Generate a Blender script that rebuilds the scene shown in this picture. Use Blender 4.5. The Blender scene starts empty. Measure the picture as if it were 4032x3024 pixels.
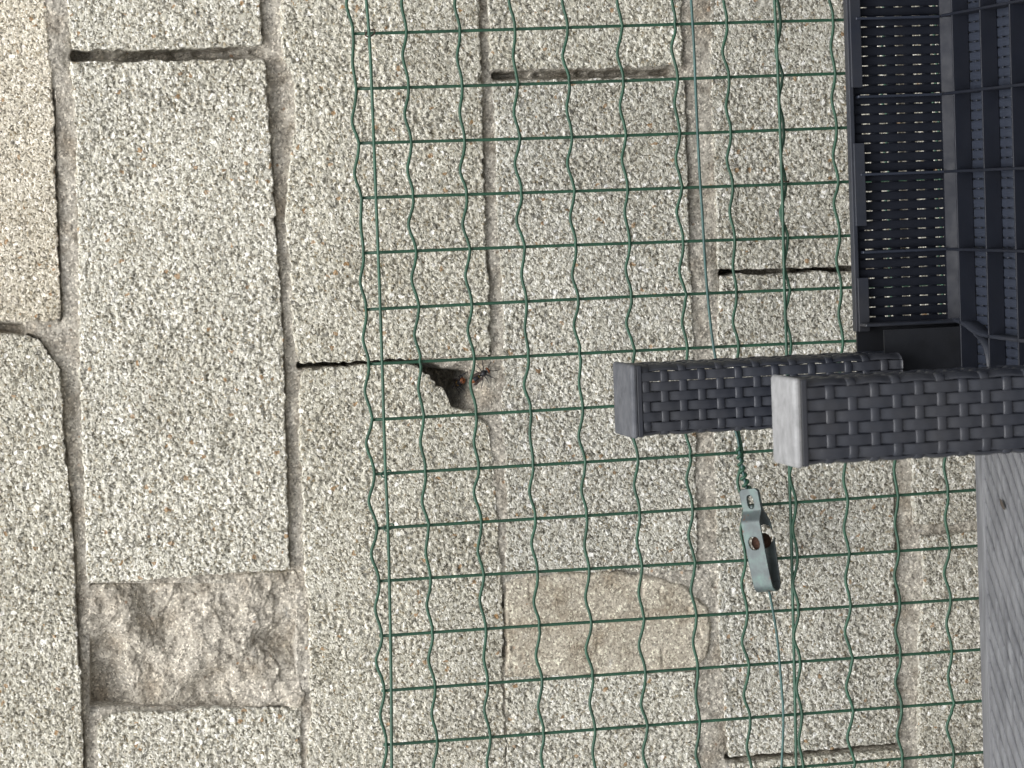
import bpy, bmesh, math, random
import numpy as np
from mathutils import Matrix, Vector

random.seed(7)
SC = bpy.context.scene
COL = SC.collection
ZO = 1.232                                   # height of the survey origin above the ground

# ------------------------------------------------------------------ camera
F_PX, PITCH, YAW, ROLL = 12000.0, 0.20171, -0.06292, -0.04986
CAM = np.array([-0.15246, -2.74135, 0.42773 + ZO])
FW = np.array([math.sin(YAW)*math.cos(PITCH), math.cos(YAW)*math.cos(PITCH), -math.sin(PITCH)])
R0 = np.array([math.cos(YAW), -math.sin(YAW), 0.0]); U0 = np.cross(R0, FW)
RT = math.cos(ROLL)*R0 + math.sin(ROLL)*U0
UP = -math.sin(ROLL)*R0 + math.cos(ROLL)*U0
cam = bpy.data.cameras.new('camera'); cam_o = bpy.data.objects.new('camera', cam); COL.objects.link(cam_o)
cam.sensor_fit = 'HORIZONTAL'; cam.sensor_width = 36.0; cam.lens = F_PX/4032*36.0
cam.clip_start = 0.05; cam.clip_end = 200
cam.dof.use_dof = True; cam.dof.focus_distance = 2.78; cam.dof.aperture_fstop = 26.0
# the phone was held on its side: the picture's right is the world's down
cam_o.matrix_world = Matrix(((-UP[0], RT[0], -FW[0], CAM[0]), (-UP[1], RT[1], -FW[1], CAM[1]),
                             (-UP[2], RT[2], -FW[2], CAM[2]), (0, 0, 0, 1)))
SC.camera = cam_o

# ------------------------------------------------------------------ sky and sun (overcast)
world = bpy.data.worlds.new('World'); SC.world = world; world.use_nodes = True
nt = world.node_tree; nt.nodes.clear()
sky = nt.nodes.new('ShaderNodeTexSky'); sky.sky_type = 'NISHITA'; sky.sun_disc = False
sky.sun_elevation = math.radians(64); sky.sun_rotation = math.radians(192)
sky.air_density = 1.0; sky.dust_density = 4.0; sky.ozone_density = 1.0
hs = nt.nodes.new('ShaderNodeHueSaturation'); hs.inputs['Saturation'].default_value = 0.22
bg = nt.nodes.new('ShaderNodeBackground'); bg.inputs['Strength'].default_value = 0.115
wo = nt.nodes.new('ShaderNodeOutputWorld')
nt.links.new(sky.outputs[0], hs.inputs['Color']); nt.links.new(hs.outputs[0], bg.inputs['Color'])
nt.links.new(bg.outputs[0], wo.inputs['Surface'])
sun = bpy.data.lights.new('sun', 'SUN'); sun.energy = 1.15; sun.angle = math.radians(50); sun.color = (1.0, 0.985, 0.955)
sun_o = bpy.data.objects.new('sun', sun); COL.objects.link(sun_o)
az, el = math.radians(-102), math.radians(64)
sd = Vector((math.cos(el)*math.cos(az), math.cos(el)*math.sin(az), math.sin(el)))
sun_o.rotation_euler = sd.to_track_quat('Z', 'Y').to_euler(); sun_o.location = (0, -2, 6)
vs = SC.view_settings; vs.view_transform = 'Standard'; vs.look = 'None'; vs.gamma = 1.0
vs.exposure = 1.06; vs.use_curve_mapping = False

SC.cycles.max_bounces = 5; SC.cycles.diffuse_bounces = 3; SC.cycles.glossy_bounces = 2

# ------------------------------------------------------------------ helpers
def survey(x, y, Y):
    """survey mark (sheet 2212 wide) to a world point on the vertical plane Y"""
    k = 4032/2212
    d = FW + (2016-np.asarray(x, float)*k)[..., None]/F_PX*UP + (1512-np.asarray(y, float)*k)[..., None]/F_PX*RT
    t = (Y-CAM[1])/d[..., 1]
    return CAM + d*t[..., None]

def tag(o, label=None, cat=None, group=None, kind=None):
    if label: o['label'] = label
    if cat: o['category'] = cat
    if group: o['group'] = group
    if kind: o['kind'] = kind
    return o

def empty(name, loc=(0, 0, 0), parent=None):
    o = bpy.data.objects.new(name, None); COL.objects.link(o); o.location = loc; o.empty_display_size = 0.05
    if parent: o.parent = parent
    return o

def link(name, me, mat=None, parent=None, loc=None):
    if mat is not None and not me.materials: me.materials.append(mat)
    o = bpy.data.objects.new(name, me); COL.objects.link(o)
    if parent: o.parent = parent
    if loc is not None: o.location = loc
    return o

def mesh_from(name, V, Fq, smooth=True):
    V = np.asarray(V, np.float32); Fq = np.asarray(Fq, np.int32)
    me = bpy.data.meshes.new(name); n = Fq.shape[1]
    me.vertices.add(len(V)); me.vertices.foreach_set('co', V.ravel())
    me.loops.add(Fq.size); me.loops.foreach_set('vertex_index', Fq.ravel())
    me.polygons.add(len(Fq)); me.polygons.foreach_set('loop_start', np.arange(0, Fq.size, n, dtype=np.int32))
    me.polygons.foreach_set('loop_total', np.full(len(Fq), n, np.int32))
    me.update(calc_edges=True); me.validate()
    if smooth: me.polygons.foreach_set('use_smooth', np.ones(len(me.polygons), bool))
    return me

def grid_faces(nr, nc, keep=None, close_c=False):
    i = np.arange(nr-1)[:, None]; j = np.arange(nc if close_c else nc-1)[None, :]
    j2 = (j+1) % nc
    f = np.stack([i*nc+j, i*nc+j2, (i+1)*nc+j2, (i+1)*nc+j], -1)
    f = f.reshape(-1, 4)
    if keep is not None: f = f[keep.reshape(-1)]
    return f

_rt = np.random.RandomState(11)
TAB = _rt.rand(16, 256, 256)
def vnoise(x, y, s, seed=0):
    x = x/s + 1000.0; y = y/s + 1000.0
    xi = np.floor(x).astype(int); yi = np.floor(y).astype(int); fx = x-xi; fy = y-yi
    fx = fx*fx*(3-2*fx); fy = fy*fy*(3-2*fy); T = TAB[seed % 16]
    a = T[xi % 256, yi % 256]; b = T[(xi+1) % 256, yi % 256]; c = T[xi % 256, (yi+1) % 256]; d = T[(xi+1) % 256, (yi+1) % 256]
    return (a*(1-fx)+b*fx)*(1-fy)+(c*(1-fx)+d*fx)*fy - 0.5
def fbm(x, y, s, o=4, seed=0):
    r = 0; a = 1.0
    for k in range(o):
        r = r + a*vnoise(x+0.37*k, y-0.21*k, s, seed+k); s *= 0.5; a *= 0.5
    return r
def worley(x, y, s, seed=0):
    x = x/s + 500.0; y = y/s + 500.0
    xi = np.floor(x).astype(int); yi = np.floor(y).astype(int)
    best = np.full(x.shape, 9.0); rid = np.zeros(x.shape)
    T1 = TAB[(seed) % 16]; T2 = TAB[(seed+5) % 16]; T3 = TAB[(seed+9) % 16]
    for a in (-1, 0, 1):
        for b in (-1, 0, 1):
            cx = (xi+a) % 256; cy = (yi+b) % 256
            dx = xi+a+T1[cx, cy]-x; dy = yi+b+T2[cx, cy]-y
            d = np.sqrt(dx*dx+dy*dy); m = d < best
            best = np.where(m, d, best); rid = np.where(m, T3[cx, cy], rid)
    return best, rid

# ------------------------------------------------------------------ materials
class N:
    def __init__(s, name):
        s.m = bpy.data.materials.new(name); s.m.use_nodes = True; s.t = s.m.node_tree; s.t.nodes.clear()
        s.out = s.n('ShaderNodeOutputMaterial'); s.b = s.n('ShaderNodeBsdfPrincipled')
        s.t.links.new(s.b.outputs[0], s.out.inputs[0])
        s.co = s.n('ShaderNodeTexCoord').outputs['Object']
    def n(s, t, **k):
        o = s.t.nodes.new(t)
        for a, v in k.items(): setattr(o, a, v)
        return o
    def put(s, sock, v):
        if hasattr(v, 'is_output') or isinstance(v, bpy.types.NodeSocket): s.t.links.new(v, sock)
        else: sock.default_value = v
    def noise(s, scale, detail=4, rough=0.55, vec=None, out='Fac'):
        o = s.n('ShaderNodeTexNoise'); s.put(o.inputs['Vector'], vec or s.co)
        o.inputs['Scale'].default_value = scale; o.inputs['Detail'].default_value = detail; o.inputs['Roughness'].default_value = rough
        return o.outputs[out]
    def vor(s, scale, feature='F1', vec=None, rnd=1.0):
        o = s.n('ShaderNodeTexVoronoi', feature=feature); s.put(o.inputs['Vector'], vec or s.co)
        o.inputs['Scale'].default_value = scale; o.inputs['Randomness'].default_value = rnd
        return o
    def ramp(s, fac, pts, interp='LINEAR'):
        o = s.n('ShaderNodeValToRGB'); e = o.color_ramp; e.interpolation = interp
        while len(e.elements) < len(pts): e.elements.new(0.5)
        for el_, (p, c) in zip(e.elements, pts):
            el_.position = p; el_.color = (c, c, c, 1) if not hasattr(c, '__len__') else (*c, 1)
        s.put(o.inputs[0], fac); return o.outputs[0]
    def mix(s, fac, a, b, mode='MIX'):
        o = s.n('ShaderNodeMix', data_type='RGBA', blend_type=mode)
        s.put(o.inputs[0], fac)
        for i, v in ((6, a), (7, b)):
            s.put(o.inputs[i], v if not isinstance(v, tuple) else (*v, 1))
        return o.outputs[2]
    def math(s, op, a, b=0.0):
        o = s.n('ShaderNodeMath', operation=op); s.put(o.inputs[0], a); s.put(o.inputs[1], b); return o.outputs[0]
    def sep(s, c):
        o = s.n('ShaderNodeSeparateColor'); s.put(o.inputs[0], c); return o.outputs
    def bump(s, h, strength, dist, nrm=None):
        o = s.n('ShaderNodeBump'); s.put(o.inputs['Height'], h); o.inputs['Strength'].default_value = strength
        o.inputs['Distance'].default_value = dist
        if nrm is not None: s.put(o.inputs['Normal'], nrm)
        s.t.links.new(o.outputs[0], s.b.inputs['Normal']); return o.outputs[0]
    def fin(s, color, rough=0.9, spec=0.3, metal=0.0):
        s.put(s.b.inputs['Base Color'], color if not isinstance(color, tuple) else (*color, 1))
        s.put(s.b.inputs['Roughness'], rough); s.b.inputs['Specular IOR Level'].default_value = spec
        s.put(s.b.inputs['Metallic'], metal); return s.m

def warped(n, scale, amt):
    w = n.noise(scale, 1, 0.5, out='Color')
    o = n.n('ShaderNodeVectorMath', operation='MULTIPLY_ADD'); n.put(o.inputs[0], w); o.inputs[1].default_value = (amt, amt, amt)
    n.put(o.inputs[2], n.co); return o.outputs[0]

def m_concrete(name, tint=(1, 1, 1), white=1.0, grain=0.0033, contrast=1.0, rare=0.993):
    """open-textured concrete: pale crushed grains, some dark, white and rust-coloured ones"""
    n = N(name); wv = warped(n, 160, 0.004)
    v1 = n.vor(1/grain, vec=wv); v2 = n.vor(1.9/grain, vec=wv)
    c1 = n.sep(v1.outputs['Color']); c2 = n.sep(v2.outputs['Color'])
    g1 = n.ramp(c1[0], [(0.0, (0.20, 0.19, 0.155)), (0.18, (0.42, 0.405, 0.355)), (0.6, (0.54, 0.53, 0.475)), (1.0, (0.70, 0.69, 0.635))])
    g2 = n.ramp(c2[0], [(0.0, (0.03, 0.027, 0.018)), (0.20, (0.14, 0.125, 0.095)), (0.27, (0.42, 0.40, 0.345)), (0.62, (0.57, 0.555, 0.49)), (0.78, (0.72, 0.705, 0.65)), (1.0, (1.0, 0.99, 0.96))])
    c = n.mix(0.72, g1, g2)
    oi = n.n('ShaderNodeObjectInfo'); c = n.mix(1.0, c, n.ramp(oi.outputs['Random'], [(0.0, (0.92, 0.91, 0.885)), (0.5, (0.99, 0.985, 0.97)), (1.0, (1.03, 1.03, 1.03))]), 'MULTIPLY')
    c = n.mix(1.0, c, n.ramp(n.noise(9, 3, 0.65), [(0.3, (0.86, 0.85, 0.82)), (0.5, (0.98, 0.98, 0.97)), (0.7, (1.07, 1.065, 1.045))]), 'MULTIPLY')
    film = n.ramp(n.noise(46, 3, 0.7), [(0.55, 0.0), (0.72, 0.5)]); c = n.mix(film, c, n.mix(0.5, g1, (0.47, 0.44, 0.385)))
    dark = n.math('GREATER_THAN', c1[1], 0.985); c = n.mix(n.math('MULTIPLY', dark, 0.6), c, (0.10, 0.098, 0.09))
    tan = n.math('LESS_THAN', c2[2], 0.06); c = n.mix(n.math('MULTIPLY', tan, 0.6), c, (0.22, 0.17, 0.09))
    rust = n.math('GREATER_THAN', c1[2], rare); c = n.mix(n.math('MULTIPLY', rust, 0.7), c, (0.30, 0.165, 0.06))
    chip = n.math('LESS_THAN', c1[1], 0.014); c = n.mix(n.math('MULTIPLY', chip, 0.85), c, (0.92, 0.91, 0.88))
    c = n.mix(1.0, c, tint, 'MULTIPLY')
    h = n.math('ADD', n.math('MULTIPLY', c2[0], 0.9), n.math('SUBTRACT', 1.0, v2.outputs['Distance']))
    n.bump(h, 0.8*contrast, 0.0009)
    return n.fin(c, 0.9, 0.3)

def m_mortar(name, base=(0.372, 0.35, 0.308), coarse=0.6):
    """sandy mortar, finer and browner than the blocks"""
    n = N(name); wv = warped(n, 120, 0.003); b = np.array(base)
    v = n.vor(620, vec=wv); cs = n.sep(v.outputs['Color'])
    c = n.ramp(cs[0], [(0.0, tuple(b*0.5)), (0.25, tuple(b*0.88)), (0.8, tuple(b*1.15)), (1.0, tuple(np.minimum(b*1.9, .8)))])
    c = n.mix(1.0, c, n.ramp(n.noise(30, 4, 0.65), [(0.3, (0.68, 0.63, 0.57)), (0.5, (0.98, 0.97, 0.95)), (0.72, (1.16, 1.16, 1.16))]), 'MULTIPLY')
    v2 = n.vor(230, vec=wv); c2 = n.sep(v2.outputs['Color'])
    c = n.mix(0.45*coarse, c, n.mix(1.0, c, n.ramp(c2[0], [(0.0, (0.38, 0.35, 0.31)), (0.5, (1, 1, 1)), (1.0, (1.75, 1.75, 1.7))]), 'MULTIPLY'))
    peb = n.math('MULTIPLY', n.math('GREATER_THAN', c2[1], 0.978), n.math('LESS_THAN', v2.outputs['Distance'], 0.36))
    c = n.mix(n.math('MULTIPLY', peb, 0.7), c, n.ramp(c2[2], [(0.3, (0.14, 0.10, 0.07)), (0.55, (0.34, 0.19, 0.09)), (0.9, (0.66, 0.62, 0.55))]))
    lime = n.ramp(n.noise(60, 4, 0.7), [(0.66, 0.0), (0.74, 0.6)]); c = n.mix(lime, c, (0.62, 0.61, 0.58))
    n.bump(n.math('ADD', n.noise(380, 3, 0.65), n.math('MULTIPLY', cs[0], 0.5)), 0.7, 0.0016)
    return n.fin(c, 0.95, 0.2)

def m_plain(name, col, rough, spec=0.4, metal=0.0, var=0.25, vs_=60, bump=0.0, bscale=400):
    n = N(name); b = np.array(col)
    c = n.ramp(n.noise(vs_, 5, 0.6), [(0.3, tuple(b*(1-var))), (0.7, tuple(np.minimum(b*(1+var), 1)))])
    r = n.ramp(n.noise(vs_*1.7, 4, 0.6), [(0.3, max(rough-0.08, 0)), (0.7, min(rough+0.1, 1))])
    if bump: n.bump(n.noise(bscale, 4, 0.6), bump, 0.0005)
    return n.fin(c, r, spec, metal)

M_BLOCK = m_concrete('block_concrete', tint=(1.0, 0.992, 0.968))
M_BLOCK_B = m_concrete('block_concrete_grey', tint=(0.94, 0.938, 0.93), contrast=1.1)
M_BLOCK_C = m_concrete('block_concrete_fine', tint=(1.06, 1.01, 0.95), grain=0.0029, contrast=0.8)
M_MORTAR = m_mortar('mortar_sand')
M_PATCH = m_mortar('mortar_patch_tan', base=(0.45, 0.408, 0.338), coarse=0.4)
M_ROUGH = m_mortar('mortar_patch_rough', base=(0.385, 0.358, 0.31), coarse=0.6)
M_WIRE = m_plain('green_plastic_wire', (0.014, 0.060, 0.034), 0.5, 0.5, var=0.3, vs_=45)
M_WIRE2 = m_plain('green_tension_wire', (0.022, 0.072, 0.045), 0.5, 0.5, var=0.25, vs_=30)
M_WIRE3 = m_plain('faded_tension_wire', (0.032, 0.082, 0.076), 0.5, 0.5, var=0.3, vs_=22)
M_CLIP = m_plain('rusty_clip', (0.045, 0.028, 0.02), 0.7, 0.3, var=0.5, vs_=300)
M_PLAST = m_plain('dark_grey_plastic', (0.021, 0.0235, 0.0285), 0.45, 0.45, var=0.18, vs_=40, bump=0.06)
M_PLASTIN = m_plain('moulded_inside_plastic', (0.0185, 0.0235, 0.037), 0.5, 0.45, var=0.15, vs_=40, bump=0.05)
nd = N('dusty_dark_plastic')
dc = nd.ramp(nd.noise(45, 4, 0.6), [(0.3, (0.0155, 0.0182, 0.0262)), (0.7, (0.0215, 0.0248, 0.0345))])
dc = nd.mix(nd.ramp(nd.noise(11, 4, 0.65), [(0.45, 0.0), (0.70, 0.45)]), dc, (0.032, 0.030, 0.029))
dc = nd.mix(nd.ramp(nd.noise(210, 3, 0.7), [(0.66, 0.0), (0.76, 0.35)]), dc, (0.075, 0.075, 0.078))
nd.bump(nd.noise(320, 4, 0.6), 0.08, 0.0005)
M_PLAST = nd.fin(dc, nd.ramp(nd.noise(25, 4, 0.6), [(0.3, 0.34), (0.7, 0.6)]), 0.5)
M_RIB = m_plain('shaded_inside_plastic', (0.0052, 0.0070, 0.0130), 0.6, 0.3, var=0.12, vs_=40)  # inside plastic again, darkened: shade on ribs and skirt put into the colour
M_LINER = m_plain('black_liner_plastic', (0.010, 0.011, 0.014), 0.6, 0.3)

# ------------------------------------------------------------------ ground
YW = 0.04                                     # the wall's face
ng = N('paving_concrete')
gc = ng.ramp(ng.noise(9, 8, 0.65), [(0.3, (0.20, 0.19, 0.175)), (0.7, (0.30, 0.285, 0.26))]); ng.bump(ng.noise(160, 6, 0.7), 0.5, 0.003)
ng.fin(gc, 0.92, 0.2)
g = mesh_from('ground', [(-60, -60, 0), (60, -60, 0), (60, 60, 0), (-60, 60, 0)], [(0, 1, 2, 3)], False)
tag(link('ground', g, ng.m), kind='structure')

# ------------------------------------------------------------------ the block wall
WALL = tag(empty('concrete_block_wall', (-0.35, YW, 0)), 'weathered pale concrete block wall with patchy mortar joints filling the background', 'wall')
WINV = Vector((0.35, -YW, 0))
def wall_part(name, me, mat):
    return link(name, me, mat, WALL, WINV)

def resample(P, n):
    P = np.asarray(P, float); d = np.r_[0, np.cumsum(np.hypot(*np.diff(P, axis=0).T))]; t = np.linspace(0, d[-1], n)
    return np.stack([np.interp(t, d, P[:, 0]), np.interp(t, d, P[:, 1])], 1)

def grain_height(X, Z, seed, rough=1.0):
    d1, r1 = worley(X+0.0012*vnoise(X, Z, 0.004, seed+1), Z, 0.0037, seed)
    d2, r2 = worley(X, Z, 0.0021, seed+2)
    h = 0.0014*(1-np.clip(d1/0.72, 0, 1)**2)*(0.35+0.65*r1) + 0.0008*(1-np.clip(d2/0.7, 0, 1)**2)*r2
    pit = np.clip(-(vnoise(X, Z, 0.0034, seed+3)+0.18), 0, 1)
    h = h - 0.0080*pit*rough
    rough = rough*np.clip(1.0+1.3*fbm(X, Z, 0.045, 3, seed+5), 0.45, 1.5)
    return (h-0.0014)*rough*0.85 + 0.0018*fbm(X, Z, 0.06, 3, seed+4)

def coons(L, T, R, B, nr, nc):
    L = resample(L, nr); R = resample(R, nr); T = resample(T, nc); B = resample(B, nc)
    s = np.linspace(0, 1, nc)[None, :, None]; t = np.linspace(0, 1, nr)[:, None, None]
    P = (1-s)*L[:, None]+s*R[:, None]+(1-t)*T[None]+t*B[None]
    P -= (1-s)*(1-t)*T[0]+s*(1-t)*T[-1]+(1-s)*t*B[0]+s*t*B[-1]
    return P

def block_mesh(P, W, H, off, seed, step, edge_r=0.0013, jag=0.0013, rough=1.0):
    """P: grid of wall points (X,Z); builds the face with relief and the four returns"""
    nr, nc = P.shape[:2]; X = P[..., 0].copy(); Z = P[..., 1].copy()
    jx = jag*2*(vnoise(X, Z, 0.006, seed+6)+0.6*vnoise(X, Z, 0.0028, seed+7)); jz = jag*2*(vnoise(X, Z, 0.006, seed+8)+0.6*vnoise(X, Z, 0.0028, seed+9))
    X += jx; Z += jz
    s = np.linspace(0, 1, nc)[None, :]; t = np.linspace(0, 1, nr)[:, None]
    e = np.minimum(np.minimum(s*W, (1-s)*W), np.minimum(t*H, (1-t)*H))
    er = edge_r*np.clip(0.75+2.6*fbm(X, Z, 0.016, 3, seed+2), 0.15, 2.5)
    drop = er*np.clip(1-e/np.maximum(er, 1e-4), 0, 1)**2*0.8
    Y = YW + off - grain_height(X, Z, seed, rough) + drop
    G = np.stack([X, Y, Z], -1)
    G = np.pad(G, ((1, 1), (1, 1), (0, 0)), mode='edge')
    for sl in (np.s_[0, :], np.s_[-1, :], np.s_[:, 0], np.s_[:, -1]): G[sl][..., 1] = YW+0.055
    return mesh_from('concrete_block', G.reshape(-1, 3), grid_faces(nr+2, nc+2))

def poly(pts):
    a = np.array(pts, float); w = survey(a[:, 0], a[:, 1], YW); return w[:, [0, 2]]

BLOCKS = [  # left, top, right, bottom edges as survey marks; face offset; roughness; material
 ('0a', [(-340,-300),(-330,200),(-318,704)], [(-340,-300),(95,-300)], [(95,-300),(100,0),(112,150),(116,233),(118,320),(124,500),(128,600),(131,690)], [(-318,704),(0,694),(60,695),(131,690)], 0.0, 0.75, M_BLOCK_C),
 ('0b', [(-315,735),(-275,1800)], [(-315,735),(-40,728),(20,722),(60,726),(82,730),(95,752),(115,782),(131,800)], [(131,800),(135,900),(143,1000),(150,1070),(160,1200),(167,1350),(175,1480),(181,1659),(186,1800)], [(-275,1800),(186,1800)], -0.001, 0.95, M_BLOCK),
 ('1a', [(140,-300),(147,0),(152,60),(157,107)], [(140,-300),(560,-300)], [(560,-300),(563,0),(566,97)], [(157,107),(300,106),(450,102),(566,97)], 0.0, 0.9, M_BLOCK),
 ('1b', [(150,133),(162,220),(165,300),(165,400),(170,560),(172,700),(172,820),(178,950),(183,1100),(187,1240),(190,1258)], [(150,133),(240,132),(264,136),(300,131),(573,128)], [(573,128),(578,215),(583,300),(590,400),(595,500),(603,600),(610,700),(614,800),(617,900),(620,1000),(622,1100),(625,1229)], [(190,1258),(250,1256),(400,1245),(625,1229)], -0.0015, 1.0, M_BLOCK),
 ('1c', [(213,1565),(212,1659),(216,1900)], [(213,1565),(225,1552),(247,1540),(300,1537),(350,1541),(393,1536),(443,1530),(520,1531),(650,1527)], [(650,1527),(652,1659),(656,1900)], [(216,1900),(656,1900)], 0.0, 1.1, M_BLOCK),
 ('2a', [(605,-250),(610,0),(607,83),(615,128),(634,160),(640,230),(639,290),(629,335),(622,400),(617,520),(627,560),(630,620),(633,720),(643,766),(650,784)], [(605,-250),(1028,-250)], [(1028,-250),(1034,0),(1037,60),(1040,167),(1042,250),(1045,367),(1047,433),(1050,533),(1054,563),(1057,653),(1059,768)], [(650,784),(737,781),(904,774),(1020,769),(1059,768)], -0.001, 0.95, M_BLOCK),
 ('2b', [(654,802),(650,830),(647,870),(647,920),(650,986),(655,1086),(655,1140),(658,1240),(669,1290),(667,1340),(670,1440),(673,1540),(662,1659),(664,1850)], [(654,802),(680,796),(737,791),(820,788),(880,786),(904,787),(912,802),(929,812),(937,822),(935,835),(949,836),(960,841),(967,854),(970,866),(976,877),(990,883),(1018,886),(1030,893),(1036,904),(1052,915),(1058,927)], [(1058,927),(1065,1000),(1075,1100),(1080,1200),(1085,1280),(1088,1350),(1085,1470),(1090,1560),(1095,1659),(1100,1850)], [(664,1850),(1100,1850)], -0.0005, 0.95, M_BLOCK),
 ('3a', [(1048,-250),(1057,0),(1060,151)], [(1048,-250),(1470,-250)], [(1470,-250),(1473,0),(1476,142)], [(1060,151),(1204,148),(1476,142)], 0.0, 0.95, M_BLOCK),
 ('3b', [(1064,175),(1070,250),(1071,330),(1072,420),(1074,500),(1082,580),(1090,700),(1087,800),(1084,900),(1090,1000),(1095,1100),(1092,1237)], [(1064,175),(1230,172),(1479,167)], [(1479,167),(1482,248),(1482,331),(1486,413),(1488,463),(1492,560),(1498,700),(1503,850),(1505,1000),(1506,1094),(1508,1232)], [(1092,1237),(1300,1234),(1508,1232)], 0.0, 0.92, M_BLOCK_B),
 ('3c', [(1090,1462),(1096,1659),(1105,1900)], [(1090,1462),(1300,1456),(1500,1450)], [(1500,1450),(1512,1659),(1518,1900)], [(1105,1900),(1518,1900)], 0.0, 1.05, M_BLOCK),
 ('4a', [(1528,-250),(1535,0),(1538,200),(1545,400),(1553,582)], [(1528,-250),(1935,-250)], [(1935,-250),(1950,572)], [(1553,582),(1640,580),(1760,577),(1950,572)], 0.0, 0.95, M_BLOCK_B),
 ('4b', [(1560,596),(1550,700),(1548,850),(1545,1000),(1548,1100),(1550,1240),(1556,1400),(1565,1520),(1576,1634)], [(1560,596),(1600,592),(1640,593),(1680,590),(1720,592),(1770,586),(1800,590),(1860,585),(1955,582)], [(1955,582),(1945,800),(1932,900),(1934,1100),(1936,1300),(1938,1500),(1945,1606)], [(1576,1634),(1700,1627),(1850,1613),(1945,1606)], 0.0, 0.98, M_BLOCK_B),
 ('4c', [(1585,1650),(1592,1950)], [(1585,1650),(1750,1635),(1950,1619)], [(1950,1619),(1960,1950)], [(1592,1950),(1960,1950)], 0.0, 1.0, M_BLOCK),
 ('5z', [(1945,-1050),(1963,20)], [(1945,-1050),(2380,-1050)], [(2380,-1050),(2398,12)], [(1963,20),(2398,12)], 0.0, 1.0, M_BLOCK_B),
 ('5a', [(1965,42),(1966,600),(1968,900),(1972,1100),(1977,1132)], [(1965,42),(2400,34)], [(2400,34),(2420,1118)], [(1977,1132),(2060,1132),(2100,1125),(2420,1118)], -0.001, 1.1, M_BLOCK_B),
 ('5b', [(1990,1158),(1997,1250),(1990,1330),(1985,1400),(1988,1659),(1995,2200)], [(1990,1158),(2110,1150),(2420,1145)], [(2420,1145),(2440,2200)], [(1995,2200),(2440,2200)], 0.001, 1.1, M_BLOCK_B),
]
STEP = 0.00100
row_span = {}
for i, (nm, L, T, R, B, off, rough, mat) in enumerate(BLOCKS):
    Lw, Tw, Rw, Bw = poly(L), poly(T), poly(R), poly(B)
    H = 0.5*(abs(Lw[0, 0]-Lw[-1, 0])+abs(Rw[0, 0]-Rw[-1, 0])); W = abs(0.5*(Tw[0, 1]+Bw[0, 1])-0.5*(Tw[-1, 1]+Bw[-1, 1]))
    st = STEP if not nm.startswith('5') else 0.0016
    P = coons(Lw, Tw, Rw, Bw, int(H/st), int(W/st))
    wall_part('concrete_block', block_mesh(P, W, H, off, i*3+1, st, rough=rough), mat)
    c = int(nm[0]); a = row_span.setdefault(c, [9, -9, [], []])
    a[0] = min(a[0], P[..., 0].min()); a[1] = max(a[1], P[..., 0].max()); a[2].append(P[0, :, 1].max()); a[3].append(P[0, :, 1].min())

# the rest of the wall, out to both sides and down to the ground
def rect_block(x0, x1, z0, z1, seed, mat):
    st = 0.0045; nr = int((x1-x0)/st); nc = int((z1-z0)/st)
    X, Z = np.meshgrid(np.linspace(x1, x0, nr), np.linspace(z1, z0, nc), indexing='ij')
    wall_part('concrete_block', block_mesh(np.stack([X, Z], -1), z1-z0, x1-x0, 0.0, seed, st, jag=0.0014), mat)
XMIN, XMAX = -2.05, 1.75
k = 60
def fill(x0, x1, z0, z1, start):
    global k
    x = start
    while x < x1-0.05:
        a, b = max(x, x0), min(x+0.485, x1)
        if b-a > 0.05: rect_block(a, b, z0, z1, k, (M_BLOCK, M_BLOCK_B)[k % 2]); k += 1
        x += 0.5
zt = {c: (max(v[2]), min(v[3])) for c, v in row_span.items()}
for c, v in row_span.items():
    z1, z0 = zt[c]
    fill(v[1]+0.013, XMAX, z0, z1, v[1]+0.013)
    n_ = math.ceil((v[0]-XMIN)/0.5); fill(XMIN, v[0]-0.001, z0, z1, v[0]-0.013-0.5*n_+0.013)
ztop = zt[0][0]+0.013; zbot = zt[5][1]-0.013
for j in range(2): fill(XMIN, XMAX, ztop+0.2*j, ztop+0.2*j+0.187, XMIN-0.25*(j % 2))
j = 0
while zbot-0.2*j > 0.03:
    z1 = zbot-0.2*j; fill(XMIN, XMAX, max(z1-0.187, 0.0), z1, XMIN-0.25*(j % 2)-0.1); j += 1

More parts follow.
